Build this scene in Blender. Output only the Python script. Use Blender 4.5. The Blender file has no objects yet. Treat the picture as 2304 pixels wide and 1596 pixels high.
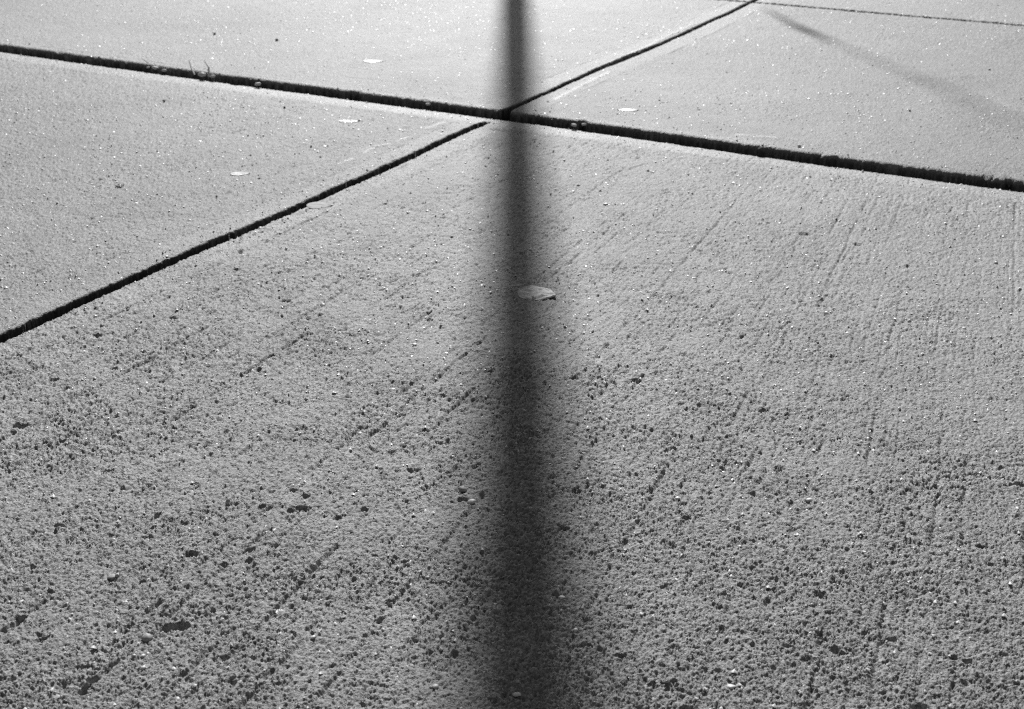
import bpy, math, random
import numpy as np

# ------------------------------------------------------------------ camera, sky, sun, exposure
S = bpy.context.scene
COL = S.collection
CAM_H = 0.60
PITCH = 0.41261
FPX = 3180.0                       # focal length in pixels of a 2304 px wide frame
SUN_EL = math.radians(32.0)
SUN_AZ = math.radians(0.0)        # almost straight ahead of the camera

cam = bpy.data.cameras.new('camera')
cam.sensor_width = 36.0
cam.lens = 36.0 * FPX / 2304.0
cam.clip_start = 0.02
cam.clip_end = 3000.0
cam.dof.use_dof = True
cam.dof.focus_distance = 1.28
cam.dof.aperture_fstop = 18.0
cam_o = bpy.data.objects.new('camera', cam)
cam_o.location = (0, 0, CAM_H)
cam_o.rotation_euler = (math.pi / 2 - PITCH, 0, 0)
COL.objects.link(cam_o)
S.camera = cam_o

world = bpy.data.worlds.new('World')
S.world = world
world.use_nodes = True
wn, wl = world.node_tree.nodes, world.node_tree.links
wn.clear()
sky = wn.new('ShaderNodeTexSky')
sky.sky_type = 'NISHITA'
sky.sun_disc = False
sky.sun_elevation = SUN_EL
sky.sun_rotation = SUN_AZ
bw = wn.new('ShaderNodeRGBToBW')   # black-and-white photograph: neutral light
bg = wn.new('ShaderNodeBackground')
bg.inputs['Strength'].default_value = 0.05
wo = wn.new('ShaderNodeOutputWorld')
wl.new(sky.outputs[0], bw.inputs[0])
wl.new(bw.outputs[0], bg.inputs['Color'])
wl.new(bg.outputs[0], wo.inputs['Surface'])

sun = bpy.data.lights.new('sun', 'SUN')
sun.energy = 5.0
sun.angle = math.radians(0.53)
sun_o = bpy.data.objects.new('sun', sun)
# direction towards the sun
SD = np.array([math.sin(SUN_AZ) * math.cos(SUN_EL), math.cos(SUN_AZ) * math.cos(SUN_EL), math.sin(SUN_EL)])
sun_o.rotation_euler = (-(math.pi / 2 - SUN_EL), 0, -SUN_AZ)
sun_o.location = (0, 20, 15)
COL.objects.link(sun_o)

S.view_settings.view_transform = 'Standard'
S.view_settings.look = 'None'
S.view_settings.gamma = 1.0
S.view_settings.exposure = -0.12
S.view_settings.use_curve_mapping = False
S.cycles.use_denoising = False
S.cycles.max_bounces = 6
S.cycles.filter_width = 1.1

# ------------------------------------------------------------------ helpers
rng = np.random.default_rng(11)
random.seed(5)
A_DIR = np.array([0.47582369, 0.87954068])      # along the sawn joint
B_DIR = np.array([0.87954068, -0.47582369])     # along the wide joint, towards the right
ORG = np.array([-0.01693214, 2.40903532])       # where the two joints cross


def at(px, py):
    """ground point of the photograph's pixel (2304 px wide)"""
    xc, yc = (px - 1152) / FPX, (798 - py) / FPX
    dy = math.cos(PITCH) + yc * math.sin(PITCH)
    dz = -math.sin(PITCH) + yc * math.cos(PITCH)
    k = CAM_H / -dz
    return np.array([xc * k, dy * k])


def st(x, y):
    dx, dy = x - ORG[0], y - ORG[1]
    return dx * A_DIR[0] + dy * A_DIR[1], dx * B_DIR[0] + dy * B_DIR[1]


def hash2(ix, iy, seed=0):
    h = (ix.astype(np.int64) * 374761393 + iy.astype(np.int64) * 668265263 + seed * 1442695041) & 0xFFFFFFFF
    h = ((h ^ (h >> 13)) * 1274126177) & 0xFFFFFFFF
    h = ((h ^ (h >> 16)) * 2246822519) & 0xFFFFFFFF
    h = h ^ (h >> 15)
    return (h & 0xFFFFFF).astype(np.float64) / 0xFFFFFF


def vnoise(x, y, wl_, seed=0):
    """smooth value noise, -1..1, wavelength wl_"""
    fx, fy = x / wl_ * 1.6, y / wl_ * 1.6
    ix, iy = np.floor(fx), np.floor(fy)
    ux, uy = fx - ix, fy - iy
    ux = ux * ux * (3 - 2 * ux)
    uy = uy * uy * (3 - 2 * uy)
    ix, iy = ix.astype(np.int64), iy.astype(np.int64)
    a, b = hash2(ix, iy, seed), hash2(ix + 1, iy, seed)
    c, d = hash2(ix, iy + 1, seed), hash2(ix + 1, iy + 1, seed)
    return 2 * (a + (b - a) * ux + (c - a) * uy + (a - b - c + d) * ux * uy) - 1


def sstep(a, b, x):
    t = np.clip((x - a) / (b - a), 0, 1)
    return t * t * (3 - 2 * t)


def bumps(x, y, cell, prob, rmin, rmax, seed, stretch=0.0):
    """scattered round features: returns (max of 1-(d/r)^2, radius of it); prob may be an array"""
    gx, gy = x / cell, y / cell
    ix, iy = np.floor(gx).astype(np.int64), np.floor(gy).astype(np.int64)
    best = np.zeros_like(x)
    rad = np.zeros_like(x)
    for ox in (-1, 0, 1):
        for oy in (-1, 0, 1):
            cx, cy = ix + ox, iy + oy
            r = (rmin + (rmax - rmin) * hash2(cx, cy, seed + 3) ** 2)
            dx = (gx - cx - hash2(cx, cy, seed)) * cell
            dy = (gy - cy - hash2(cx, cy, seed + 1)) * cell
            if stretch:
                an = hash2(cx, cy, seed + 5) * math.pi
                ca, sa = np.cos(an), np.sin(an)
                k = 1 + stretch * hash2(cx, cy, seed + 6)
                dx, dy = (dx * ca + dy * sa) / k, (-dx * sa + dy * ca)
            v = 1 - (dx * dx + dy * dy) / (r * r)
            v = np.where(hash2(cx, cy, seed + 2) < prob, v, 0)
            m = v > best
            best = np.where(m, v, best)
            rad = np.where(m, r, rad)
    return best, rad


S_CUTS = [-5.5, -3.7, -1.9, 0.0, 1.277, 2.55, 3.85, 5.1, 6.4, 9.0, 14.0]
T_CUTS = [-12.0, -8.0, -5.0, -3.4, -1.8, 0.0, 1.45, 2.9, 4.5, 7.0, 10.0]

# holes knocked out of the near slab, in photograph pixels: x, y, half width px, half height px, depth mm
HOLES = [(405, 1411, 19, 9, 7), (381, 1415, 12, 7, 6), (222, 754, 9, 3.5, 3.5), (392, 717, 9, 3.5, 3), (582, 832, 5, 5, 4),
         (541, 566, 4, 4, 3), (1718, 924, 9, 5, 4), (40, 960, 12, 5, 5), (660, 1104, 9, 4, 4), (690, 1117, 9, 5, 4),
         (760, 1166, 8, 4, 3), (655, 1150, 10, 5, 4), (565, 1237, 12, 6, 5), (560, 1262, 8, 5, 4), (430, 1248, 12, 7, 5),
         (505, 1270, 9, 5, 4), (1297, 1108, 9, 5, 4), (1320, 1455, 12, 5, 5), (1392, 1476, 14, 5, 5), (1600, 1110, 6, 3, 3),
         (2005, 1440, 12, 5, 4), (1880, 1465, 8, 8, 4), (2145, 1480, 9, 5, 4), (2175, 1490, 10, 5, 4), (1810, 525, 13, 3.5, 2),
         (1930, 548, 8, 3, 1.8), (2295, 1090, 14, 3, 4), (1545, 1165, 10, 4, 4), (820, 1148, 7, 4, 3), (1040, 1128, 12, 5, 4),
         (210, 1530, 12, 8, 5), (2070, 1590, 14, 8, 5), (1990, 1620, 12, 6, 5), (1270, 1190, 10, 5, 4), (590, 1140, 8, 4, 4),
         (120, 858, 10, 4, 4), (135, 1185, 14, 3, 3), (1500, 1015, 8, 4, 3), (1750, 1060, 8, 4, 3), (2210, 1230, 10, 5, 4)]
# thin cracks: polyline in photograph pixels, width mm, depth mm
CRACKS = [([(770, 177), (830, 182), (885, 190)], 2.5, 1.6), ([(2268, 560), (2270, 660), (2277, 760)], 1.2, 1.0),
          ([(1986, 430), (1960, 480), (1945, 520), (1880, 610), (1850, 680)], 1.3, 1.3), ([(640, 1330), (700, 1345), (790, 1352)], 1.0, .8),
          ([(240, 1228), (330, 1234), (390, 1240)], 1.0, .8), ([(1450, 370), (1400, 388), (1330, 400)], 1.8, 1.2),
          ([(270, 1395), (330, 1380), (420, 1352)], 1.0, .9), ([(1410, 510), (1350, 560), (1300, 590)], 1.3, 1.0),
          ([(1800, 530), (1770, 560), (1745, 620), (1700, 700)], 1.3, 1.2), ([(250, 860), (330, 815), (400, 780)], 1.6, 1.6),
          ([(5, 815), (70, 775), (150, 740)], 1.6, 1.6), ([(480, 500), (590, 452), (690, 405)], 1.8, 1.6),
          ([(1900, 25), (1945, 26)], 4, 2.0), ([(1690, 262), (1480, 258), (1280, 240)], 4, .8)]


STREAKS = [([(1250, 228), (1310, 195), (1372, 165)], 7.0), ([(1000, 274), (960, 288)], 4.5), ([(917, 310), (892, 319)], 4.0), ([(874, 325), (849, 331)], 4.0),
           ([(834, 336), (816, 346)], 4.0), ([(791, 359), (758, 372)], 3.5), ([(1330, 160), (1480, 98)], 3.0), ([(1380, 140), (1560, 55)], 3.0), ([(1660, 306), (1750, 312)], 5.0)]


def cells(s, t):
    return np.searchsorted(S_CUTS, s), np.searchsorted(T_CUTS, t)


def detail(x, y):
    """1 where the slabs are meshed finely, 0 far out where the mesh is too coarse for sand"""
    u = np.abs(x) / (y + 0.262)
    d = sstep(0.60, 0.55, u) * sstep(0.62, 0.74, y) * sstep(3.82, 3.70, y)
    return d, d * (1 - 0.55 * sstep(0.365, 0.40, u))


def surface(x, y):
    """height of the pavement, and how much a spot belongs to a joint / to a trowelled band"""
    s, t = st(x, y)
    lod, fine = detail(x, y)
    # ---- uneven joint edges
    wob = 0.0011 * vnoise(x, y, 0.10, 21) + 0.0009 * vnoise(x, y, 0.02, 22) + 0.0015 * vnoise(x, y, 0.0045, 23)
    z = 0.0018 * vnoise(x, y, 0.9, 1) + 0.0007 * vnoise(x, y, 0.25, 2)
    chip, _ = bumps(x + 0.003 * vnoise(x, y, 0.008, 24), y + 0.003 * vnoise(x, y, 0.008, 25), 0.055, 0.55, 0.004, 0.013, 26, 1.0)
    chip = 0.0045 * sstep(0, 0.5, chip)
    # ---- how rough each slab is
    near = sstep(0.0, -0.05, s)
    right = sstep(-0.01, 0.01, t)
    worn = 0.5 + 0.5 * vnoise(x, y, 0.45, 30)
    worn2 = 0.5 + 0.5 * vnoise(x, y, 0.16, 31)
    low = sstep(-0.25, -1.15, s)                       # the near slab is most worn at its near end
    rough = near * (right * (0.62 + 0.38 * low) + (1 - right) * (0.50 + 0.15 * worn)) + (1 - near) * (0.30 + 0.10 * worn)
    pitty = near * (right * (0.22 + 0.75 * low * (0.45 + 0.55 * worn2)) + (1 - right) * (0.10 + 0.12 * worn)) + (1 - near) * 0.03
    rough, pitty = rough * fine, pitty * fine
    near_lines = near * fine
    # ---- joints
    dirt_shade = np.zeros_like(x)  # joint soil, plus groove shade painted up the walls
    band = np.zeros_like(x)
    drop = np.zeros_like(x)
    for k, c in enumerate(S_CUTS):
        d = s - c + wob
        ad = np.abs(d)
        main = abs(c) < 1e-6
        w, R, dep = (0.0085 + 0.0015 * sstep(-0.6, 0.6, t) , 0.0115, 0.036) if main else (0.0030, 0.0075, 0.012)
        w = w + (chip if main else 0)
        e = np.clip(w + R - ad, 0, R)
        edge = R - np.sqrt(np.maximum(R * R - e * e, 0))
        drop = np.maximum(drop, np.where(ad < w, dep, edge))
        if main:
            side = np.where(d > 0, 0.0016 + 0.0028 * sstep(0.1, 0.9, t), 0.0074 + 0.001 * sstep(0.1, 0.8, t))
            drop = drop + side * np.exp(-np.maximum(ad - w, 0) / np.where(d > 0, 0.022, 0.055)) * (ad > w)
            z = z + 0.0030 * sstep(0, 0.006, d) * np.exp(-np.maximum(d, 0) / 0.35)
            bw_ = np.where(d < 0, 0.075, 0.035) + 0.008 * vnoise(x, y, 0.3, 33)
            bm = sstep(bw_ + 0.012, bw_ - 0.02, ad)
            band = np.maximum(band, bm * np.where(d < 0, 0.85, 0.6) * (0.75 + 0.25 * vnoise(x, y, 0.15, 37)))
            z = z + 0.0009 * np.exp(-((ad - bw_ - 0.003) / 0.0035) ** 2) * (0.5 + 0.5 * vnoise(x, y, 0.12, 34))
        dirt_shade = np.maximum(dirt_shade, sstep(w + 0.6 * R, w, ad) * (1.0 if main else 0.6))
    for k, c in enumerate(T_CUTS):
        d = t - c + 0.8 * wob + 0.0022 * vnoise(s, t, 0.16, 27) + 0.0045 * np.sin(s * 5.2 + 0.4)*sstep(0.02, 0.3, np.abs(s))
        ad = np.abs(d)
        up = sstep(-0.02, 0.02, s)
        w = (0.0066 + 0.0014 * sstep(-0.3, -1.2, s)) * (1 - up) + 0.0042 * up
        R = 0.0055 * (1 - up) + 0.0050 * up
        flare = np.exp(-np.maximum(s - 0.012, 0) / 0.022) * (s > 0)
        w = w + 0.006 * flare + 0.6 * chip * (1 - up)
        fade = 1 - sstep(-0.062, -0.046, s) * sstep(0.0, -0.008, s)      # smeared over by the wide joint's edger
        fade = fade * (1 - sstep(1.255, 1.275, s) * (1 - sstep(1.275, 1.3, s)))
        e = np.clip(w + R - ad, 0, R)
        edge = R - np.sqrt(np.maximum(R * R - e * e, 0))
        drop = np.maximum(drop, np.where(ad < w, 0.026, edge) * fade)
        bw_ = 0.046 + 0.005 * vnoise(x, y, 0.25, 35)
        bm = sstep(bw_ + 0.006, bw_ - 0.006, ad)
        band = np.maximum(band, 0.22 * bm)
        rid = np.exp(-((ad - bw_ - 0.004) / 0.0028) ** 2) * np.maximum(0, vnoise(x, y, 0.09, 36) + 0.1)
        z = z + 0.0019 * rid * fade
        dirt_shade = np.maximum(dirt_shade, sstep(w + 0.8 * R, w, ad) * fade)
    for pts, wd in STREAKS:
        P = [at(*p) for p in pts]
        for a, b in zip(P[:-1], P[1:]):
            lo, hi = np.minimum(a, b) - 0.03, np.maximum(a, b) + 0.03
            m = (x > lo[0]) & (x < hi[0]) & (y > lo[1]) & (y < hi[1])
            if m.any():
                ab = b - a
                u = np.clip(((x[m] - a[0]) * ab[0] + (y[m] - a[1]) * ab[1]) / (ab @ ab), 0, 1)
                d = np.hypot(x[m] - a[0] - u * ab[0], y[m] - a[1] - u * ab[1])
                k = np.exp(-(d / (wd * 0.001)) ** 2) * (0.7 + 0.3 * vnoise(x[m], y[m], 0.03, 94))
                band[m] = np.maximum(band[m], 1.3 * k)
                z[m] += 0.0020 * k
    band = np.clip(band, 0, 1.3)
    worn3 = 0.5 + 0.5 * vnoise(x, y, 0.075, 32)
    rough = rough * (0.55 + 0.55 * worn3 + 0.35 * worn2)
    calm = 1 - 0.72 * np.minimum(band, 1)
    rough = rough * calm
    pitty = pitty * (1 - 0.8 * np.minimum(band, 1))
    # ---- paste and sand
    xw = x + 0.0022 * vnoise(x, y, 0.008, 64)
    yw = y + 0.0022 * vnoise(x, y, 0.008, 66)
    g1, _ = bumps(x, y, 0.0026, 0.75, 0.0009, 0.0021, 50, 0.8)
    z = z + rough * (0.00050 * g1 + 0.00095 * vnoise(x, y, 0.0012, 9) + 0.00150 * (0.5 - np.abs(vnoise(xw, yw, 0.0030, 3))) + 0.00065 * vnoise(x, y, 0.0042, 4)
                     - 0.00055 * (1 - np.abs(vnoise(xw, yw, 0.0065, 7))) ** 6 - 0.00110 * (0.3 + worn2) * (1 - np.abs(vnoise(xw, yw, 0.017, 8))) ** 9
                     + 0.00050 * vnoise(x, y, 0.013, 5) + 0.00050 * vnoise(x, y, 0.055, 6))
    # ---- broom and float marks
    tp = np.where(t > 0, t * np.exp(0.2 * s), t)
    tp = tp + 0.004 * vnoise(s, t, 0.5, 40) + 0.0012 * vnoise(s, t, 0.07, 47) + 0.0007 * vnoise(s, t, 0.02, 48)
    line = np.zeros_like(x)
    for q, (pitch_, wd, dp, sd) in enumerate([(0.027, 0.0016, 0.0023, 41), (0.014, 0.0012, 0.0012, 43), (0.0075, 0.0009, 0.0006, 45)]):
        kk = np.floor(tp / pitch_)
        c = (kk + 0.2 + 0.6 * hash2(kk, kk * 0, sd)) * pitch_
        on = sstep(0.0, 0.5, 0.8 * vnoise(s + kk * 3.7, kk * 0.77, 0.26, sd + 1) + 0.8 * vnoise(s, kk * 1.3, 0.022, sd + 2))
        ln = on * np.exp(-((tp - c) / wd) ** 2)
        z = z - dp * rough * near * ln
        line = np.maximum(line, ln * (dp / 0.0023))
    # ---- pits where sand grains and paste have gone
    xx = x + 0.0014 * vnoise(x, y, 0.0035, 60) + 0.0016 * vnoise(x, y, 0.009, 62)
    yy = y + 0.0014 * vnoise(x, y, 0.0035, 61) + 0.0016 * vnoise(x, y, 0.009, 63)
    patch = 0.25 + 1.1 * sstep(-0.25, 0.6, vnoise(x, y, 0.07, 67) + 0.5 * vnoise(x, y, 0.3, 68))
    p0, r0 = bumps(xx, yy, 0.0052, 0.04 * near * fine + pitty * patch * 0.17, 0.0007, 0.0016, 65, 1.2)
    z = z - sstep(0, 0.6, p0) * (0.0004 + 0.55 * r0) * (0.4 + 0.6 * rough)
    p1, r1 = bumps(xx, yy, 0.0095, near_lines * 0.60 * sstep(0.12, 0.5, line) * (1 - np.minimum(band, 1)) + pitty * patch * 0.26, 0.0008, 0.0019, 70, 1.3)
    z = z - sstep(0, 0.55, p1) * (0.0005 + 0.48 * r1)
    p2, r2 = bumps(xx, yy, 0.027, near_lines * 0.25 * sstep(0.12, 0.5, line) * low + pitty * patch * 0.20, 0.0012, 0.0040, 80, 1.5)
    z = z - sstep(0, 0.5, p2) * (0.0008 + 0.58 * r2)
    p3, r3 = bumps(xx, yy, 0.016, 0.22 * rough, 0.0022, 0.0045, 90, 0.6)     # stones just proud of the paste
    z = z + 0.0013 * rough * np.sqrt(np.maximum(p3, 0))
    # ---- holes and cracks of their own
    for px, py, hw, hh, dp in HOLES:
        c = at(px, py)
        rx = np.linalg.norm(at(px + hw, py) - c) * 1.2
        ry = np.linalg.norm(at(px, py + hh) - c) * 0.95
        m = (np.abs(x - c[0]) < 2 * rx) & (np.abs(y - c[1]) < 2 * ry)
        if m.any():
            q = ((x[m] - c[0]) / rx) ** 2 + ((y[m] - c[1]) / ry) ** 2
            q = q + 0.35 * vnoise(x[m], y[m], 0.006, 99) + 0.3 * vnoise(x[m], y[m], 0.013, 98)
            z[m] -= dp * 0.0014 * sstep(1.0, 0.5, q)
    for pts, wd, dp in CRACKS:
        P = [at(*p) for p in pts]
        for a, b in zip(P[:-1], P[1:]):
            lo, hi = np.minimum(a, b) - 0.012, np.maximum(a, b) + 0.012
            m = (x > lo[0]) & (x < hi[0]) & (y > lo[1]) & (y < hi[1])
            if m.any():
                xm = x[m] + 0.0022 * vnoise(x[m], y[m], 0.02, 97)
                ym = y[m] + 0.0022 * vnoise(x[m], y[m], 0.02, 96)
                ab = b - a
                u = np.clip(((xm - a[0]) * ab[0] + (ym - a[1]) * ab[1]) / (ab @ ab), 0, 1)
                d = np.hypot(xm - a[0] - u * ab[0], ym - a[1] - u * ab[1])
                z[m] -= dp * 0.001 * np.exp(-(d / (wd * 0.001)) ** 2) * (0.55 + 0.45 * vnoise(xm, ym, 0.012, 95))
    z = z - drop * lod
    dirt_shade = dirt_shade * lod
    return z, dirt_shade, band


def height(x, y, r=0.004):
    a = np.linspace(0, 2 * math.pi, 24, endpoint=False)
    xs = np.concatenate([x + r * np.cos(a), x + 0.5 * r * np.cos(a)])
    ys = np.concatenate([y + r * np.sin(a), y + 0.5 * r * np.sin(a)])
    z, _, _ = surface(xs, ys)
    return float(np.quantile(z, 0.75))


def new_obj(name, verts, faces, mat, parent=None, smooth=False):
    me = bpy.data.meshes.new(name)
    me.from_pydata([tuple(v) for v in verts], [], [tuple(f) for f in faces])
    me.update()
    if smooth:
        me.polygons.foreach_set('use_smooth', [True] * len(me.polygons))
    me.materials.append(mat)
    o = bpy.data.objects.new(name, me)
    COL.objects.link(o)
    if parent:
        o.parent = parent
    return o


def big_mesh(name, co, faces, mat, attrs=None, parent=None):
    """fast mesh from arrays; faces is (n, k)"""
    me = bpy.data.meshes.new(name)
    n, k = faces.shape
    me.vertices.add(len(co))
    me.vertices.foreach_set('co', co.astype(np.float32).ravel())
    me.loops.add(n * k)
    me.loops.foreach_set('vertex_index', faces.astype(np.int32).ravel())
    me.polygons.add(n)
    me.polygons.foreach_set('loop_start', (np.arange(n) * k).astype(np.int32))
    me.update(calc_edges=True)
    for key, val in (attrs or {}).items():
        at_ = me.attributes.new(key, 'FLOAT', 'POINT')
        at_.data.foreach_set('value', val.astype(np.float32))
    me.materials.append(mat)
    o = bpy.data.objects.new(name, me)
    COL.objects.link(o)
    if parent:
        o.parent = parent
    return o


def empty(name, loc):
    o = bpy.data.objects.new(name, None)
    o.location = loc
    o.empty_display_size = 0.1
    COL.objects.link(o)
    return o


def tag(o, label=None, cat=None, group=None, kind=None):
    if label: o['label'] = label
    if cat: o['category'] = cat
    if group: o['group'] = group
    if kind: o['kind'] = kind
    return o


# ------------------------------------------------------------------ materials
def mat_base(name, rough=0.6, spec=0.5):
    m = bpy.data.materials.new(name)
    m.use_nodes = True
    b = m.node_tree.nodes['Principled BSDF']
    b.inputs['Roughness'].default_value = rough
    b.inputs['Specular IOR Level'].default_value = spec
    return m, m.node_tree.nodes, m.node_tree.links, b


def noise_mat(name, lo, hi, scale, rough=0.7, spec=0.3, bump=0.0):
    m, n, l, b = mat_base(name, rough, spec)
    tc = n.new('ShaderNodeTexCoord')
    nz = n.new('ShaderNodeTexNoise')
    nz.inputs['Scale'].default_value = scale
    nz.inputs['Detail'].default_value = 5
    l.new(tc.outputs['Object'], nz.inputs['Vector'])
    cr = n.new('ShaderNodeMapRange')
    cr.inputs['From Min'].default_value = 0.3
    cr.inputs['From Max'].default_value = 0.7
    cr.inputs['To Min'].default_value = lo
    cr.inputs['To Max'].default_value = hi
    l.new(nz.outputs[0], cr.inputs['Value'])
    l.new(cr.outputs[0], b.inputs['Base Color'])
    if bump:
        bp = n.new('ShaderNodeBump')
        bp.inputs['Strength'].default_value = 0.6
        bp.inputs['Distance'].default_value = bump
        l.new(nz.outputs[0], bp.inputs['Height'])
        l.new(bp.outputs[0], b.inputs['Normal'])
    return m


def concrete_mat():
    m, n, l, b = mat_base('concrete', 0.5, 0.3)
    geo = n.new('ShaderNodeNewGeometry')

    def nz(scale, detail=4):
        q = n.new('ShaderNodeTexNoise')
        q.inputs['Scale'].default_value = scale
        q.inputs['Detail'].default_value = detail
        l.new(geo.outputs['Position'], q.inputs['Vector'])
        return q.outputs[0]

    def mr(src, a, b_, c, d):
        q = n.new('ShaderNodeMapRange')
        for nm, v in zip(('From Min', 'From Max', 'To Min', 'To Max'), (a, b_, c, d)):
            q.inputs[nm].default_value = v
        l.new(src, q.inputs['Value'])
        return q.outputs[0]

    def mul(a, b_):
        q = n.new('ShaderNodeMath')
        q.operation = 'MULTIPLY'
        l.new(a, q.inputs[0])
        l.new(b_, q.inputs[1])
        return q.outputs[0]
    stain = mr(nz(2.2, 5), 0.3, 0.7, 0.295, 0.37)
    mott = mr(nz(28, 5), 0.3, 0.7, 0.88, 1.10)
    sand = mr(nz(420, 2), 0.3, 0.7, 0.60, 1.34)
    oi = n.new('ShaderNodeObjectInfo')
    slab_tone = mr(oi.outputs['Random'], 0, 1, 0.93, 1.07)
    blot = mr(nz(7, 6), 0.52, 0.70, 1.0, 0.84)
    col = mul(mul(mul(mul(stain, mott), sand), slab_tone), blot)
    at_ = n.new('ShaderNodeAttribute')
    at_.attribute_name = 'dirt_shade'
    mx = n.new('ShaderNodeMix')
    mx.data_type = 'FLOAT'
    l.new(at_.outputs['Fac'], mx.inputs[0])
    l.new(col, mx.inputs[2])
    mx.inputs[3].default_value = 0.03          # joint soil and mould, painted darker for the shade in the grooves
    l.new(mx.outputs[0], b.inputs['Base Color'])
    ab = n.new('ShaderNodeAttribute')
    ab.attribute_name = 'band'
    l.new(mr(ab.outputs['Fac'], 0, 1, 0.61, 0.43), b.inputs['Roughness'])
    bp = n.new('ShaderNodeBump')
    bp.inputs['Strength'].default_value = 0.9
    bp.inputs['Distance'].default_value = 0.0012
    l.new(nz(520, 3), bp.inputs['Height'])
    bp2 = n.new('ShaderNodeBump')
    bp2.inputs['Strength'].default_value = 0.8
    bp2.inputs['Distance'].default_value = 0.0007
    l.new(nz(1300, 2), bp2.inputs['Height'])
    l.new(bp.outputs[0], bp2.inputs['Normal'])
    l.new(bp2.outputs[0], b.inputs['Normal'])
    return m


M_CONC = concrete_mat()
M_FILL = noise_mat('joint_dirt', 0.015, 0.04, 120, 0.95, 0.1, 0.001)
M_SOIL = noise_mat('soil', 0.06, 0.14, 6, 0.95, 0.1, 0.02)
M_DULL = noise_mat('grey_spall', 0.26, 0.34, 160, 0.65, 0.3, 0.0003)
M_LEAF = noise_mat('dry_leaf', 0.45, 0.88, 420, 0.55, 0.4, 0.0006)
M_PALE = noise_mat('pale_leaf', 0.30, 0.42, 160, 0.42, 0.5, 0.0003)
M_STRAW = noise_mat('straw', 0.55, 0.75, 200, 0.6, 0.3)
M_STONE = noise_mat('grey_stone', 0.30, 0.46, 300, 0.6, 0.4, 0.0004)
M_WHITE = noise_mat('pale_stone', 0.70, 0.85, 300, 0.5, 0.5, 0.0003)
M_DARK = noise_mat('dark_crumb', 0.02, 0.05, 300, 0.9, 0.1)
M_SAND = noise_mat('pale_sand', 0.40, 0.75, 300, 0.5, 0.5)
M_MICA = noise_mat('quartz', 0.45, 0.65, 300, 0.42, 0.7)
M_METAL = noise_mat('dark_painted_metal', 0.05, 0.07, 30, 0.4, 0.5)
M_GLASS = noise_mat('lamp_diffuser', 0.6, 0.7, 10, 0.3, 0.5)
M_BARK = noise_mat('bark', 0.08, 0.16, 40, 0.9, 0.2, 0.01)

# ------------------------------------------------------------------ ground and pavement
NG = 64
gx, gy = np.meshgrid(np.linspace(-1, 1, NG), np.linspace(-1, 1, NG))
gx = np.sign(gx) * np.abs(gx) ** 3 * 1500
gy = np.sign(gy) * np.abs(gy) ** 3 * 1500
gco = np.stack([gx.ravel(), gy.ravel(), np.full(gx.size, -0.05)], 1)
ii = (np.arange(NG - 1)[:, None] * NG + np.arange(NG - 1)[None]).ravel()
ground = big_mesh('ground', gco, np.stack([ii, ii + 1, ii + NG + 1, ii + NG], 1), M_SOIL)
tag(ground, kind='structure')

pavement = empty('pavement', (0, 0, 0))
tag(pavement, 'worn grey concrete pavement of large slabs divided by dark joints', kind='structure')

OFF = 0.262
v_in = [np.log(0.72 + OFF)]
while v_in[-1] < np.log(3.80 + OFF):
    v_in.append(v_in[-1] + 0.85e-3 + 1.15e-3 * (v_in[-1] - v_in[0]) / 1.42)
v_in = np.exp(np.array(v_in))
v_lo = np.geomspace(0.30 + OFF, v_in[0], 36)[:-1]
v_hi = np.geomspace(v_in[-1], 12.0, 50)[1:]
V = np.concatenate([v_lo, v_in, v_hi])
u_in = np.arange(-0.365, 0.365, 7.6e-4)
u_m = np.arange(1, 118) * 2.1e-3
u_o = u_m[-1] + np.geomspace(0.004, 1.2, 28)
u_s = np.concatenate([u_m, u_o])
U = np.concatenate([(-0.365 - u_s)[::-1], u_in, u_in[-1] + u_s])
UU, VV = np.meshgrid(U, V)
# jitter so that the mesh has no rows of its own
ju = (rng.random(UU.shape) - 0.5) * 0.7
jv = (rng.random(UU.shape) - 0.5) * 0.7
UU = UU + ju * np.gradient(U)[None, :]
VV = VV + jv * np.gradient(V)[:, None]
X, Y = (UU * VV).ravel(), (VV - OFF).ravel()
Z = np.empty_like(X); DIRT_SHADE = np.empty_like(X); BAND = np.empty_like(X)
CH = 200_000
for i in range(0, len(X), CH):
    Z[i:i + CH], DIRT_SHADE[i:i + CH], BAND[i:i + CH] = surface(X[i:i + CH], Y[i:i + CH])
nv, nu = len(V), len(U)
ii = (np.arange(nv - 1)[:, None] * nu + np.arange(nu - 1)[None]).ravel()
Q = np.stack([ii, ii + 1, ii + nu + 1, ii + nu], 1)
fs, ft = st(X[Q].mean(1), Y[Q].mean(1))
ci, cj = cells(fs, ft)
key = ci * 100 + cj
for k in np.unique(key):
    f = Q[key == k]
    if len(f) < 30:
        continue
    used, inv = np.unique(f, return_inverse=True)
    co = np.stack([X[used], Y[used], Z[used]], 1)
    c0 = np.array([co[:, 0].mean(), co[:, 1].mean(), 0.0])
    o = big_mesh('slab', co - c0, inv.reshape(f.shape), M_CONC, {'dirt_shade': DIRT_SHADE[used], 'band': BAND[used]}, pavement)
    o.location = c0

# dirt packed low in the joints
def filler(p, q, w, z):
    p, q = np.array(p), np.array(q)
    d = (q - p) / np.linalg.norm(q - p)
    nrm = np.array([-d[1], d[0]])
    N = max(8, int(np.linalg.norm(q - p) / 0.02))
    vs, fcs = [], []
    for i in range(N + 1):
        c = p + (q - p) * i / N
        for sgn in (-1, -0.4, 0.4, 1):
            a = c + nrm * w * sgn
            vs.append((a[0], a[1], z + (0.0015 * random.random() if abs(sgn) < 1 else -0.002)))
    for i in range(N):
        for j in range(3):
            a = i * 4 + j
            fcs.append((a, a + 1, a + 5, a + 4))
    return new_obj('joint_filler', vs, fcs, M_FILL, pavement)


def from_st(s, t):
    return ORG + A_DIR * s + B_DIR * t


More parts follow.
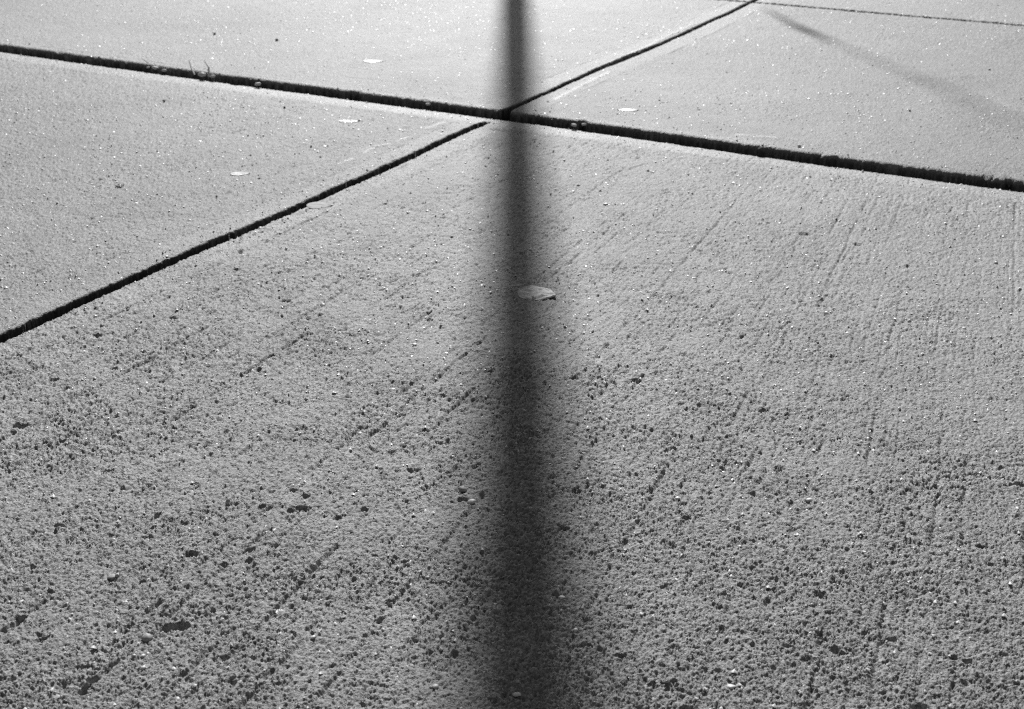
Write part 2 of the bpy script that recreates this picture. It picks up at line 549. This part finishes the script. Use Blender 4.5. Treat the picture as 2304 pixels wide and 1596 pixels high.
filler(from_st(0, -3.0), from_st(0, 2.6), 0.0075, -0.024)
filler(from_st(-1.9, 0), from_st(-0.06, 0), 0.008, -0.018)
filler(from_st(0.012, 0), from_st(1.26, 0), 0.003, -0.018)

def sealed(p, q, w):
    """a joint beyond the part of the pavement that is seen close up, filled flush with dark sealant"""
    p, q = np.array(p), np.array(q)
    L = np.linalg.norm(q - p)
    nrm = np.array([-(q - p)[1], (q - p)[0]]) / L
    N = int(L / 0.03) + 2
    c = p + (q - p) * np.linspace(0, 1, N)[:, None]
    lod, _ = detail(c[:, 0], c[:, 1])
    ok = (lod < 0.5) & (c[:, 1] > 0.35) & (c[:, 1] < 11.0)
    if not ok.any():
        return
    e = np.stack([c - nrm * w, c + nrm * w], 1).reshape(-1, 2)
    z0, _, _ = surface(e[:, 0], e[:, 1])
    fcs = [(2 * i, 2 * i + 1, 2 * i + 3, 2 * i + 2) for i in range(N - 1) if ok[i] and ok[i + 1]]
    used = sorted({v for f in fcs for v in f})
    idx = {v: k for k, v in enumerate(used)}
    if fcs:
        new_obj('joint_filler', [(e[v, 0], e[v, 1], z0[v] + 0.0012) for v in used], [tuple(idx[v] for v in f) for f in fcs], M_FILL, pavement)


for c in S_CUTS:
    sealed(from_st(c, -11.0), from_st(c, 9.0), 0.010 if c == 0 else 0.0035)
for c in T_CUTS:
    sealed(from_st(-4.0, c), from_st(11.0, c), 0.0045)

# ------------------------------------------------------------------ sand grains in the paste
OCT_V = np.array([(1, 0, -.6), (-1, 0, -.6), (0, 1, -.6), (0, -1, -.6), (0, 0, 1)], float)
OCT_F = np.array([(0, 2, 4), (2, 1, 4), (1, 3, 4), (3, 0, 4)])


def scatter(n, ymin, ymax, bias):
    """points over the ground seen and a margin beside it"""
    y = ymin + (ymax - ymin) * rng.random(n) ** bias
    x = (rng.random(n) * 2 - 1) * 0.47 * (y + OFF)
    return x, y


def rot_mats(n, tilt):
    az = rng.random(n) * 2 * math.pi
    tx = (rng.standard_normal(n)) * tilt
    ty = (rng.standard_normal(n)) * tilt
    ca, sa, cx, sx, cy, sy = np.cos(az), np.sin(az), np.cos(tx), np.sin(tx), np.cos(ty), np.sin(ty)
    Rz = np.zeros((n, 3, 3)); Rz[:, 0, 0] = ca; Rz[:, 0, 1] = -sa; Rz[:, 1, 0] = sa; Rz[:, 1, 1] = ca; Rz[:, 2, 2] = 1
    Rx = np.zeros((n, 3, 3)); Rx[:, 0, 0] = 1; Rx[:, 1, 1] = cx; Rx[:, 1, 2] = -sx; Rx[:, 2, 1] = sx; Rx[:, 2, 2] = cx
    Ry = np.zeros((n, 3, 3)); Ry[:, 1, 1] = 1; Ry[:, 0, 0] = cy; Ry[:, 0, 2] = sy; Ry[:, 2, 0] = -sy; Ry[:, 2, 2] = cy
    return Rx @ Ry @ Rz


def grains(name, x, y, size, flat, tilt, lift, mat, dmax=0.05):
    z, dirt_shade, _ = surface(x, y)
    ok = (dirt_shade < dmax)
    x, y, z, size = x[ok], y[ok], z[ok], size[ok]
    n = len(x)
    sc = np.stack([size * (0.8 + 0.5 * rng.random(n)), size * (0.6 + 0.4 * rng.random(n)), size * flat], 1)
    v = OCT_V[None] * sc[:, None, :] * (0.8 + 0.4 * rng.random((n, 5, 1)))
    v = np.einsum('nij,nkj->nki', rot_mats(n, tilt), v)
    v += np.stack([x, y, z + lift * size], 1)[:, None, :]
    f = (OCT_F[None] + (np.arange(n) * 5)[:, None, None]).reshape(-1, 3)
    o = big_mesh(name, v.reshape(-1, 3), f, mat, parent=pavement)
    tag(o, kind='stuff')
    return o


x, y = scatter(12500, 0.72, 2.6, 1.0)
grains('pale_sand_grains', x, y, 0.0007 + 0.0018 * rng.random(len(x)) ** 3, 0.6, 0.25, 0.30, M_SAND)
x, y = scatter(27000, 0.95, 3.8, 0.72)
keep = vnoise(x, y, 0.5, 120) + 0.6 * vnoise(x, y, 0.12, 121) + 0.9 * rng.standard_normal(len(x)) > 0.15
x, y = x[keep], y[keep]
grains('quartz_flakes', x, y, (0.0009 + 0.0022 * rng.random(len(x)) ** 2.5) * (0.5 + 0.15 * y), 0.25, 0.18, 0.35, M_MICA)

n_ = 900
tt = rng.random(n_) * 4.2 - 2.2
ss = np.where(rng.random(n_) < 0.6, -0.012 - 0.018 * rng.random(n_), 0.012 + 0.03 * rng.random(n_))
keep = vnoise(tt, tt * 0, 0.25, 130) + 0.7 * rng.standard_normal(n_) > 0.3
px_ = ORG[0] + A_DIR[0] * ss + B_DIR[0] * tt
py_ = ORG[1] + A_DIR[1] * ss + B_DIR[1] * tt
grains('joint_grit', px_[keep], py_[keep], 0.0008 + 0.0022 * rng.random(keep.sum()) ** 3, 0.7, 0.3, 0.4, M_STONE, 0.9)
ss = -1.75 * rng.random(n_)
tt = np.where(rng.random(n_) < 0.5, -0.011 - 0.02 * rng.random(n_), 0.009 + 0.02 * rng.random(n_))
px_ = ORG[0] + A_DIR[0] * ss + B_DIR[0] * tt
py_ = ORG[1] + A_DIR[1] * ss + B_DIR[1] * tt
keep = vnoise(ss, ss * 0, 0.25, 131) + 0.7 * rng.standard_normal(n_) > 0.5
grains('joint_grit', px_[keep], py_[keep], 0.0006 + 0.0016 * rng.random(keep.sum()) ** 3, 0.7, 0.3, 0.4, M_STONE, 0.9)

# ------------------------------------------------------------------ loose things on the slabs
def leaf(px, py, length, width, yaw, curl, label, mat, lift=0.001, tipcurl=0.0, group=None, ragged=0.05, name='fallen_leaf'):
    """thin double-skinned blade with a midrib, its long axis along yaw (radians from +x)"""
    c = at(px, py)
    NL, NW = 18, 8
    top = []
    rr = random.Random(int(px * 7 + py))
    wr = 0.004 * ragged * (2.0 if length > 0.045 else 0.6)
    for i in range(NL + 1):
        u = i / NL
        half = (math.sin(math.pi * u ** 0.85) ** 0.75) * (1 - 0.25 * u) * width / 2 + 0.0003
        eL = half * (1 + ragged * rr.uniform(-1, 1))
        eR = half * (1 + ragged * rr.uniform(-1, 1))
        for j in range(NW + 1):
            w = j / NW * 2 - 1
            yy = (eR if w > 0 else eL) * w
            zz = curl * width * (w * w) * math.sin(math.pi * u) + tipcurl * length * (2 * u - 1) ** 2
            zz += wr * (math.sin(9 * u + 5 * w + px) + 0.7 * math.sin(17 * u - 9 * w) + 0.5 * rr.uniform(-1, 1)) - 0.0004 * (abs(w) < 0.1)
            top.append((length * (u - 0.5), yy, zz + lift))
    n = len(top)
    th = 0.00035
    vs = top + [(a, b, d - th) for a, b, d in top]
    fs_ = []
    W = NW + 1
    for i in range(NL):
        for j in range(NW):
            a = i * W + j
            fs_.append((a, a + W, a + W + 1, a + 1))
            fs_.append((n + a, n + a + 1, n + a + W + 1, n + a + W))
    rim = [j for j in range(W)] + [i * W + NW for i in range(1, NL + 1)] + [NL * W + j for j in range(NW - 1, -1, -1)] + [i * W for i in range(NL - 1, 0, -1)]
    for a, b in zip(rim, rim[1:] + rim[:1]):
        fs_.append((a, b, n + b, n + a))
    o = new_obj(name, vs, fs_, mat, smooth=False)
    ca, sa = math.cos(yaw), math.sin(yaw)
    zs = [height(c[0] + ca * length * k, c[1] + sa * length * k) for k in (-0.35, 0, 0.35)]
    o.location = (c[0], c[1], sorted(zs)[1] + 0.0006)
    o.rotation_euler = (0, 0, yaw)
    tag(o, label, 'leaf', group)
    return o


LG = 'fallen leaves on the slabs'
big = leaf(1209, 663, 0.049, 0.046, -0.50, -0.035, 'dry curled leaf with pitted skin half inside the dark post shadow', M_LEAF, 0.0016, 0.012, LG, 0.06)
big.rotation_euler = (0.05, 0.0, -0.50)
stalk = new_obj('leaf_stalk', [(-0.042, .0009, .001), (-0.042, -.0009, .001), (-0.021, .0012, .0075), (-0.021, -.0012, .0075), (-0.042, 0, .0025), (-0.021, 0, .009)],
                [(0, 1, 3, 2), (1, 4, 5, 3), (4, 0, 2, 5), (0, 4, 1), (2, 3, 5)], M_LEAF, big)
leaf(540, 392, 0.030, 0.021, 0.05, -0.02, 'pale oval leaflet lying flat on the slab left of the diagonal joint', M_PALE, 0.0003, 0.004, LG, 0.03)
leaf(840, 140, 0.041, 0.026, -0.03, -0.02, 'bright white leaflet lying on the far slab left of the post shadow', M_PALE, 0.0003, 0.006, LG, 0.03)
leaf(787, 274, 0.036, 0.020, 0.1, -0.02, 'thin pale leaflet just in front of the wide joint left of the shadow', M_PALE, 0.0003, 0.006, LG, 0.12)
leaf(1413, 251, 0.038, 0.017, -0.08, -0.02, 'narrow pale leaflet just beyond the wide joint right of the shadow', M_PALE, 0.0003, 0.006, LG, 0.08)
leaf(718, 463, 0.036, 0.034, -0.1, -0.02, 'flat cracked grey spall in the slab below the diagonal joint', M_DULL, 0.0004, 0.004, LG, 0.04)  # spall in the concrete, built as a thin leaf shape
leaf(270, 421, 0.012, 0.012, 0.2, -0.02, 'tiny pale leaf scrap alone on the left slab', M_PALE, 0.001, 0.02, LG, 0.2)
leaf(1102, 834, 0.0105, 0.005, 0.05, -0.02, 'small white sliver left of the post shadow below the curled leaf', M_PALE, 0.001, 0.02, LG, 0.1)


def pebble(px, py, wpx, hratio, label, mat, sink=0.35, group='loose pebbles on the near slab', name='pebble', cat='pebble', yaw=0.0, elong=1.0):
    c = at(px, py)
    r = np.linalg.norm(at(px + wpx / 2, py) - c)
    hratio *= 0.72
    rr = np.random.default_rng(int(px * 13 + py))
    NA, NB = 10, 5
    vs, fs_ = [], []
    for b in range(1, NB):
        ph = math.pi * b / NB
        for a in range(NA):
            th = 2 * math.pi * a / NA
            k = 1 + 0.16 * rr.standard_normal()
            k = min(max(k, 0.72), 1.25)
            vs.append((r * k * math.sin(ph) * math.cos(th) * elong, r * k * math.sin(ph) * math.sin(th), r * hratio * math.cos(ph) * (0.9 + 0.2 * rr.random())))
    vs += [(0, 0, r * hratio), (0, 0, -r * hratio)]
    for b in range(NB - 2):
        for a in range(NA):
            p, q = b * NA + a, b * NA + (a + 1) % NA
            fs_.append((p, p + NA, q + NA, q))
    t_, b_ = len(vs) - 2, len(vs) - 1
    for a in range(NA):
        fs_.append((t_, a, (a + 1) % NA))
        fs_.append((b_, (NB - 2) * NA + (a + 1) % NA, (NB - 2) * NA + a))
    o = new_obj(name, vs, fs_, mat, smooth=True)
    o.location = (c[0], c[1], height(c[0], c[1], r) + r * hratio * (1 - 2 * sink))
    o.rotation_euler = (0.1 * rr.standard_normal(), 0.1 * rr.standard_normal(), yaw)
    tag(o, label, cat, group)
    return o


pebble(1040, 1107, 21, 0.75, 'largest pale pebble left of the post shadow, set above a dark hole', M_STONE, 0.25)
pebble(1061, 1133, 17, 0.5, 'flat white pebble on the left edge of the post shadow below the largest pebble', M_WHITE, 0.3, elong=1.1)
pebble(331, 1438, 25, 0.7, 'rounded grey pebble below the biggest hole in the near slab', M_STONE, 0.25)
pebble(322, 1478, 12, 0.8, 'small shiny pebble under the rounded grey pebble', M_WHITE, 0.3)
pebble(303, 1480, 8, 0.8, 'tiny white grain left of the small shiny pebble', M_WHITE, 0.3)
pebble(254, 1302, 22, 0.45, 'flat triangular grey chip in the lower left of the near slab', M_STONE, 0.3, name='stone_chip', cat='stone chip')
pebble(322, 1505, 13, 0.7, 'dull pale pebble lowest in the cluster under the biggest hole', M_WHITE, 0.35)
pebble(1163, 1564, 16, 0.45, 'long pale pebble in the post shadow at the bottom of the photo', M_WHITE, 0.3, elong=1.3)
pebble(1295, 1420, 13, 0.7, 'bright white pebble on the right edge of the post shadow near two holes', M_WHITE, 0.3)
pebble(1114, 1362, 9, 0.6, 'white pebble inside the lower post shadow left of its middle', M_WHITE, 0.3)
pebble(1265, 1345, 13, 0.4, 'thin white splinter on the right side of the lower post shadow', M_WHITE, 0.3, name='stone_chip', cat='stone chip', elong=1.2)
pebble(963, 1302, 8, 0.7, 'white pebble on lit concrete left of the lower post shadow', M_WHITE, 0.3)
pebble(979, 1546, 16, 0.6, 'pale pebble on lit concrete at the bottom edge left of the shadow', M_WHITE, 0.35)
pebble(705, 1436, 14, 0.6, 'pale pebble by itself to the right of the biggest hole', M_WHITE, 0.35)
pebble(1645, 1547, 18, 0.6, 'pale egg shaped pebble at the bottom right of the shadow', M_WHITE, 0.3, elong=1.2)
pebble(1820, 1128, 14, 0.6, 'pale pebble in the right half of the near slab', M_WHITE, 0.35)
pebble(1525, 1125, 13, 0.5, 'pale pebble right of the shadow level with the largest pebble', M_WHITE, 0.35)
pebble(519, 525, 10, 0.8, 'round grey pebble on the lip of the diagonal joint', M_STONE, 0.2)
pebble(933, 778, 11, 0.5, 'white pebble on lit concrete left of the curled leaf and lower', M_WHITE, 0.3)
pebble(590, 828, 7, 0.6, 'tiny pale pebble beside a small dark hole on the left', M_WHITE, 0.3)
pebble(1362, 462, 13, 0.45, 'white pebble right of the shadow between the wide joint and the leaf', M_WHITE, 0.25)
pebble(1798, 331, 9, 0.9, 'bright white grain beyond the wide joint on its far edge', M_WHITE, 0.2, group='loose pebbles on the far slabs')
pebble(2226, 157, 6, 0.9, 'bright white grain on the far right slab', M_WHITE, 0.2, group='loose pebbles on the far slabs')
pebble(2432 * .9216, 640 * .9216, 9, 0.7, 'white pebble near the right edge below the wide joint', M_WHITE, 0.3)
CG = 'dark crumbs on the slabs'
for px, py, w, lb in [(623, 92, 7, 'black crumb on the far slab left of the white leaflet'), (483, 78, 6, 'small dark crumb left of the black crumb on the far slab'),
                      (369, 228, 6, 'dark crumb in front of the wide joint on the left slab'), (640, 241, 5, 'dark crumb left of the thin pale leaflet'),
                      (2047, 251, 5, 'dark crumb on the far right slab'), (700, 331, 4, 'tiny dark crumb on the left slab above the diagonal joint')]:
    pebble(px, py, w, 1.0, lb, M_DARK, 0.1, CG, 'crumb', 'crumb')


# ---- dry bits caught in the wide joint
def blade(pts, w, label, group='dry grass caught in the wide joint'):
    """flat tapering stem through world points"""
    P = np.array(pts, float)
    base = P[0].copy()
    vs, fs_ = [], []
    n = len(P)
    for i in range(n):
        d = P[min(i + 1, n - 1)] - P[max(i - 1, 0)]
        d /= np.linalg.norm(d)
        sd = np.cross(d, (0, 0, 1)); sd /= np.linalg.norm(sd)
        up = np.cross(sd, d)
        k = 1.5 * w * (1 - 0.5 * i / (n - 1))
        for q in (sd, up * 0.5, -sd, -up * 0.5):
            vs.append(P[i] - base + q * k)
    for i in range(n - 1):
        for j in range(4):
            a, b = i * 4 + j, i * 4 + (j + 1) % 4
            fs_.append((a, b, b + 4, a + 4))
    fs_ += [(3, 2, 1, 0), tuple(4 * n - 4 + j for j in range(4))]
    o = new_obj('dry_grass_blade', vs, fs_, M_STRAW)
    o.location = base
    tag(o, label, 'grass blade', group)
    return o


def jt(px, ds, z):
    """point in the wide joint near photograph column px"""
    py = 115 + 0.1345 * px
    p = at(px, py)
    s_, t_ = st(p[0], p[1])
    q = from_st(ds, t_)
    return (q[0], q[1], z + 0.004)


blade([jt(432, -0.020, -0.001), jt(418, -0.010, 0.008), jt(404, 0.004, 0.018)], 0.0012, 'straight straw stub leaning out of the wide joint at left')
blade([jt(452, -0.004, -0.006), jt(447, 0.004, 0.010), jt(430, 0.014, 0.020)], 0.0014, 'curved straw rising from the wide joint beside the straight stub')
blade([jt(306, 0.008, 0.002), jt(296, 0.010, 0.006), jt(287, 0.014, 0.009)], 0.0009, 'short thin straw over the wide joint left of the debris clump')
blade([jt(925, 0.006, 0.001), jt(940, 0.002, 0.004), jt(958, -0.004, 0.002)], 0.0012, 'straw lying along the wide joint left of the post shadow')
blade([jt(930, 0.010, -0.002), jt(942, 0.004, 0.000), jt(950, 0.000, -0.004)], 0.0010, 'bent straw crossing the straw left of the post shadow')
blade([jt(1700, -0.016, 0.0), jt(1712, -0.012, 0.004), jt(1722, -0.006, 0.006)], 0.0010, 'short straw on the near lip of the wide joint at right')
DG = 'bits of debris caught in the wide joint'
for k, (px, ds, w, lb) in enumerate([(328, 0.000, 9, 'largest pale crumb in the debris clump in the wide joint at left'), (318, -0.008, 5, 'small pale crumb low in the left debris clump'),
                                     (338, 0.004, 6, 'pale crumb at the right of the left debris clump'), (355, -0.009, 8, 'flat grey flake in the wide joint right of the left debris clump'),
                                     (466, -0.010, 8, 'round pale seed in the wide joint right of the straws'), (444, -0.013, 12, 'long pale husk at the foot of the straws'),
                                     (572, -0.017, 10, 'flat husk on the near lip of the wide joint right of the straws'), (1284, -0.014, 9, 'pale crumb on the near lip just right of the post shadow'),
                                     (1302, -0.006, 7, 'pale crumb in the wide joint just right of the post shadow'), (945, 0.000, 7, 'pale crumb among the straws left of the post shadow')]):
    q = jt(px, ds, 0)
    o = pebble(px, 115 + 0.1345 * px, 1.3 * w, 0.8, lb, M_STRAW, 0.3, DG, 'debris_crumb', 'crumb', elong=1.3)
    o.location = (q[0], q[1], 0.000 + 0.0015 * (k % 3))


# ------------------------------------------------------------------ the post whose shadow falls down the picture
def tube(pts, radii, seg=16, cap=True):
    P = np.array(pts, float)
    n = len(P)
    vs, fs_ = [], []
    ref = np.array([0.0, 0.0, 1.0])
    for i in range(n):
        d = P[min(i + 1, n - 1)] - P[max(i - 1, 0)]
        d /= np.linalg.norm(d)
        r0 = ref if abs(d @ ref) < 0.95 else np.array([1.0, 0, 0])
        a = np.cross(d, r0); a /= np.linalg.norm(a)
        b = np.cross(d, a)
        for j in range(seg):
            th = 2 * math.pi * j / seg
            vs.append(P[i] + radii[i] * (math.cos(th) * a + math.sin(th) * b))
    for i in range(n - 1):
        for j in range(seg):
            p, q = i * seg + j, i * seg + (j + 1) % seg
            fs_.append((p, q, q + seg, p + seg))
    if cap:
        fs_ += [tuple(range(seg - 1, -1, -1)), tuple((n - 1) * seg + j for j in range(seg))]
    return vs, fs_


PX, PY = 0.0085, 8.4
lamp = empty('street_lamp', (PX, PY, 0.0))
tag(lamp, 'dark street lamp post flaring towards its top whose long shadow falls straight down the pavement', 'street lamp')
v, f = tube([(0, 0, z_) for z_ in (0.012, 1.5, 3.02, 3.75, 4.2, 4.39, 4.56, 4.74, 5.2, 6.2)], [0.035, 0.035, 0.0355, 0.038, 0.042, 0.0445, 0.0475, 0.053, 0.056, 0.052], 24)
new_obj('pole', v, f, M_METAL, lamp, True)
v, f = tube([(0, 0, -0.01), (0, 0, 0.012)], [0.13, 0.13], 4)
new_obj('base_plate', v, f, M_METAL, lamp)
for a in range(4):
    th = a * math.pi / 2 + 0.3
    v, f = tube([(0.085 * math.cos(th), 0.085 * math.sin(th), 0.012), (0.085 * math.cos(th), 0.085 * math.sin(th), 0.04)], [0.011, 0.011], 6)
    new_obj('anchor_bolt', v, f, M_METAL, lamp)
v, f = tube([(0, 0, 6.180), (0, 0.25, 6.350), (0, 0.9, 6.450)], [0.028, 0.026, 0.024], 12)
new_obj('arm', v, f, M_METAL, lamp, True)
v, f = tube([(0, 0.85, 6.440), (0, 1.0, 6.460), (0, 1.25, 6.470), (0, 1.4, 6.460)], [0.03, 0.09, 0.10, 0.04], 12)
head = new_obj('lamp_head', v, f, M_METAL, lamp, True)
v, f = tube([(0, 0.98, 6.372), (0, 1.28, 6.372)], [0.05, 0.05], 8)
new_obj('diffuser', v, f, M_GLASS, head)

# ------------------------------------------------------------------ bare young tree beyond the right edge: one drooping limb shades the far right slab
TX, TY = 2.0, 9.5
tree = empty('bare_tree', (TX, TY, -0.05))
tag(tree, 'bare young tree beside the pavement, one drooping limb shading the far right slab', 'tree')


def tree_part(name, pts, radii, parent=tree):
    P = [(a - TX, b - TY, c + 0.05) for a, b, c in pts]
    v, f = tube(P, radii, 9)
    return new_obj(name, v, f, M_BARK, parent, True)


tree_part('trunk', [(2.0, 9.5, -0.06), (2.0, 9.5, 0.15), (2.02, 9.52, 2.4), (1.99, 9.54, 4.6), (2.05, 9.6, 6.2), (2.1, 9.62, 7.6)], [0.095, 0.075, 0.062, 0.048, 0.028, 0.008])
TAN = math.tan(SUN_EL)


def over(px, py, yp):
    """point at depth yp whose shadow lands on photograph pixel px, py"""
    g = at(px, py)
    k = yp - g[1]
    return (g[0] + k * math.tan(SUN_AZ), yp, k * TAN)


limb = tree_part('limb', [(2.0, 9.54, 4.9), (1.75, 9.6, 5.15), over(2480, 385, 10.8), over(2304, 285, 10.6), over(2150, 213, 10.2), over(2000, 148, 9.0), over(1880, 97, 8.2), over(1815, 70, 7.4), over(1735, 28, 7.2)],
                 [0.034, 0.024, 0.009, 0.006, 0.0042, 0.0038, 0.0038, 0.0035, 0.003])
swelling = [over(1880, 97, 8.0), over(1852, 85, 7.7), over(1815, 70, 7.4), over(1780, 53, 7.3), over(1725, 22, 7.2)]
tree_part('shadow_swelling', swelling, [0.005, 0.009, 0.014, 0.009, 0.003], limb)  # swelling added on the limb to darken one spot of its shadow
for k, (px, py, yp, qx, qy, yq) in enumerate([(2150, 207, 9.5, 2190, 300, 9.7), (2000, 148, 9.0, 2120, 195, 9.2)]):
    tree_part('twig', [over(px, py, yp), over((px + qx) / 2 + 8, (py + qy) / 2 + 4, (yp + yq) / 2), over(qx, qy, yq)], [0.003, 0.003, 0.002], limb)
for pts, r in [([(2.0, 9.54, 4.2), (2.5, 9.8, 5.0), (3.0, 10.0, 6.1)], [0.03, 0.02, 0.006]), ([(2.04, 9.58, 5.7), (2.5, 9.4, 6.5), (2.8, 9.3, 7.3)], [0.024, 0.015, 0.005]),
               ([(2.03, 9.58, 5.3), (2.0, 10.2, 6.2), (2.1, 10.7, 7.0)], [0.024, 0.016, 0.005])]:
    l2 = tree_part('limb', pts, r)
    for q in range(3):
        b = np.array(pts[1]) * (1 - q / 3) + np.array(pts[2]) * (q / 3)
        tree_part('twig', [b, b + np.array([0.15 + 0.1 * q, 0.1 * (q - 1), 0.35])], [0.007, 0.002], l2)
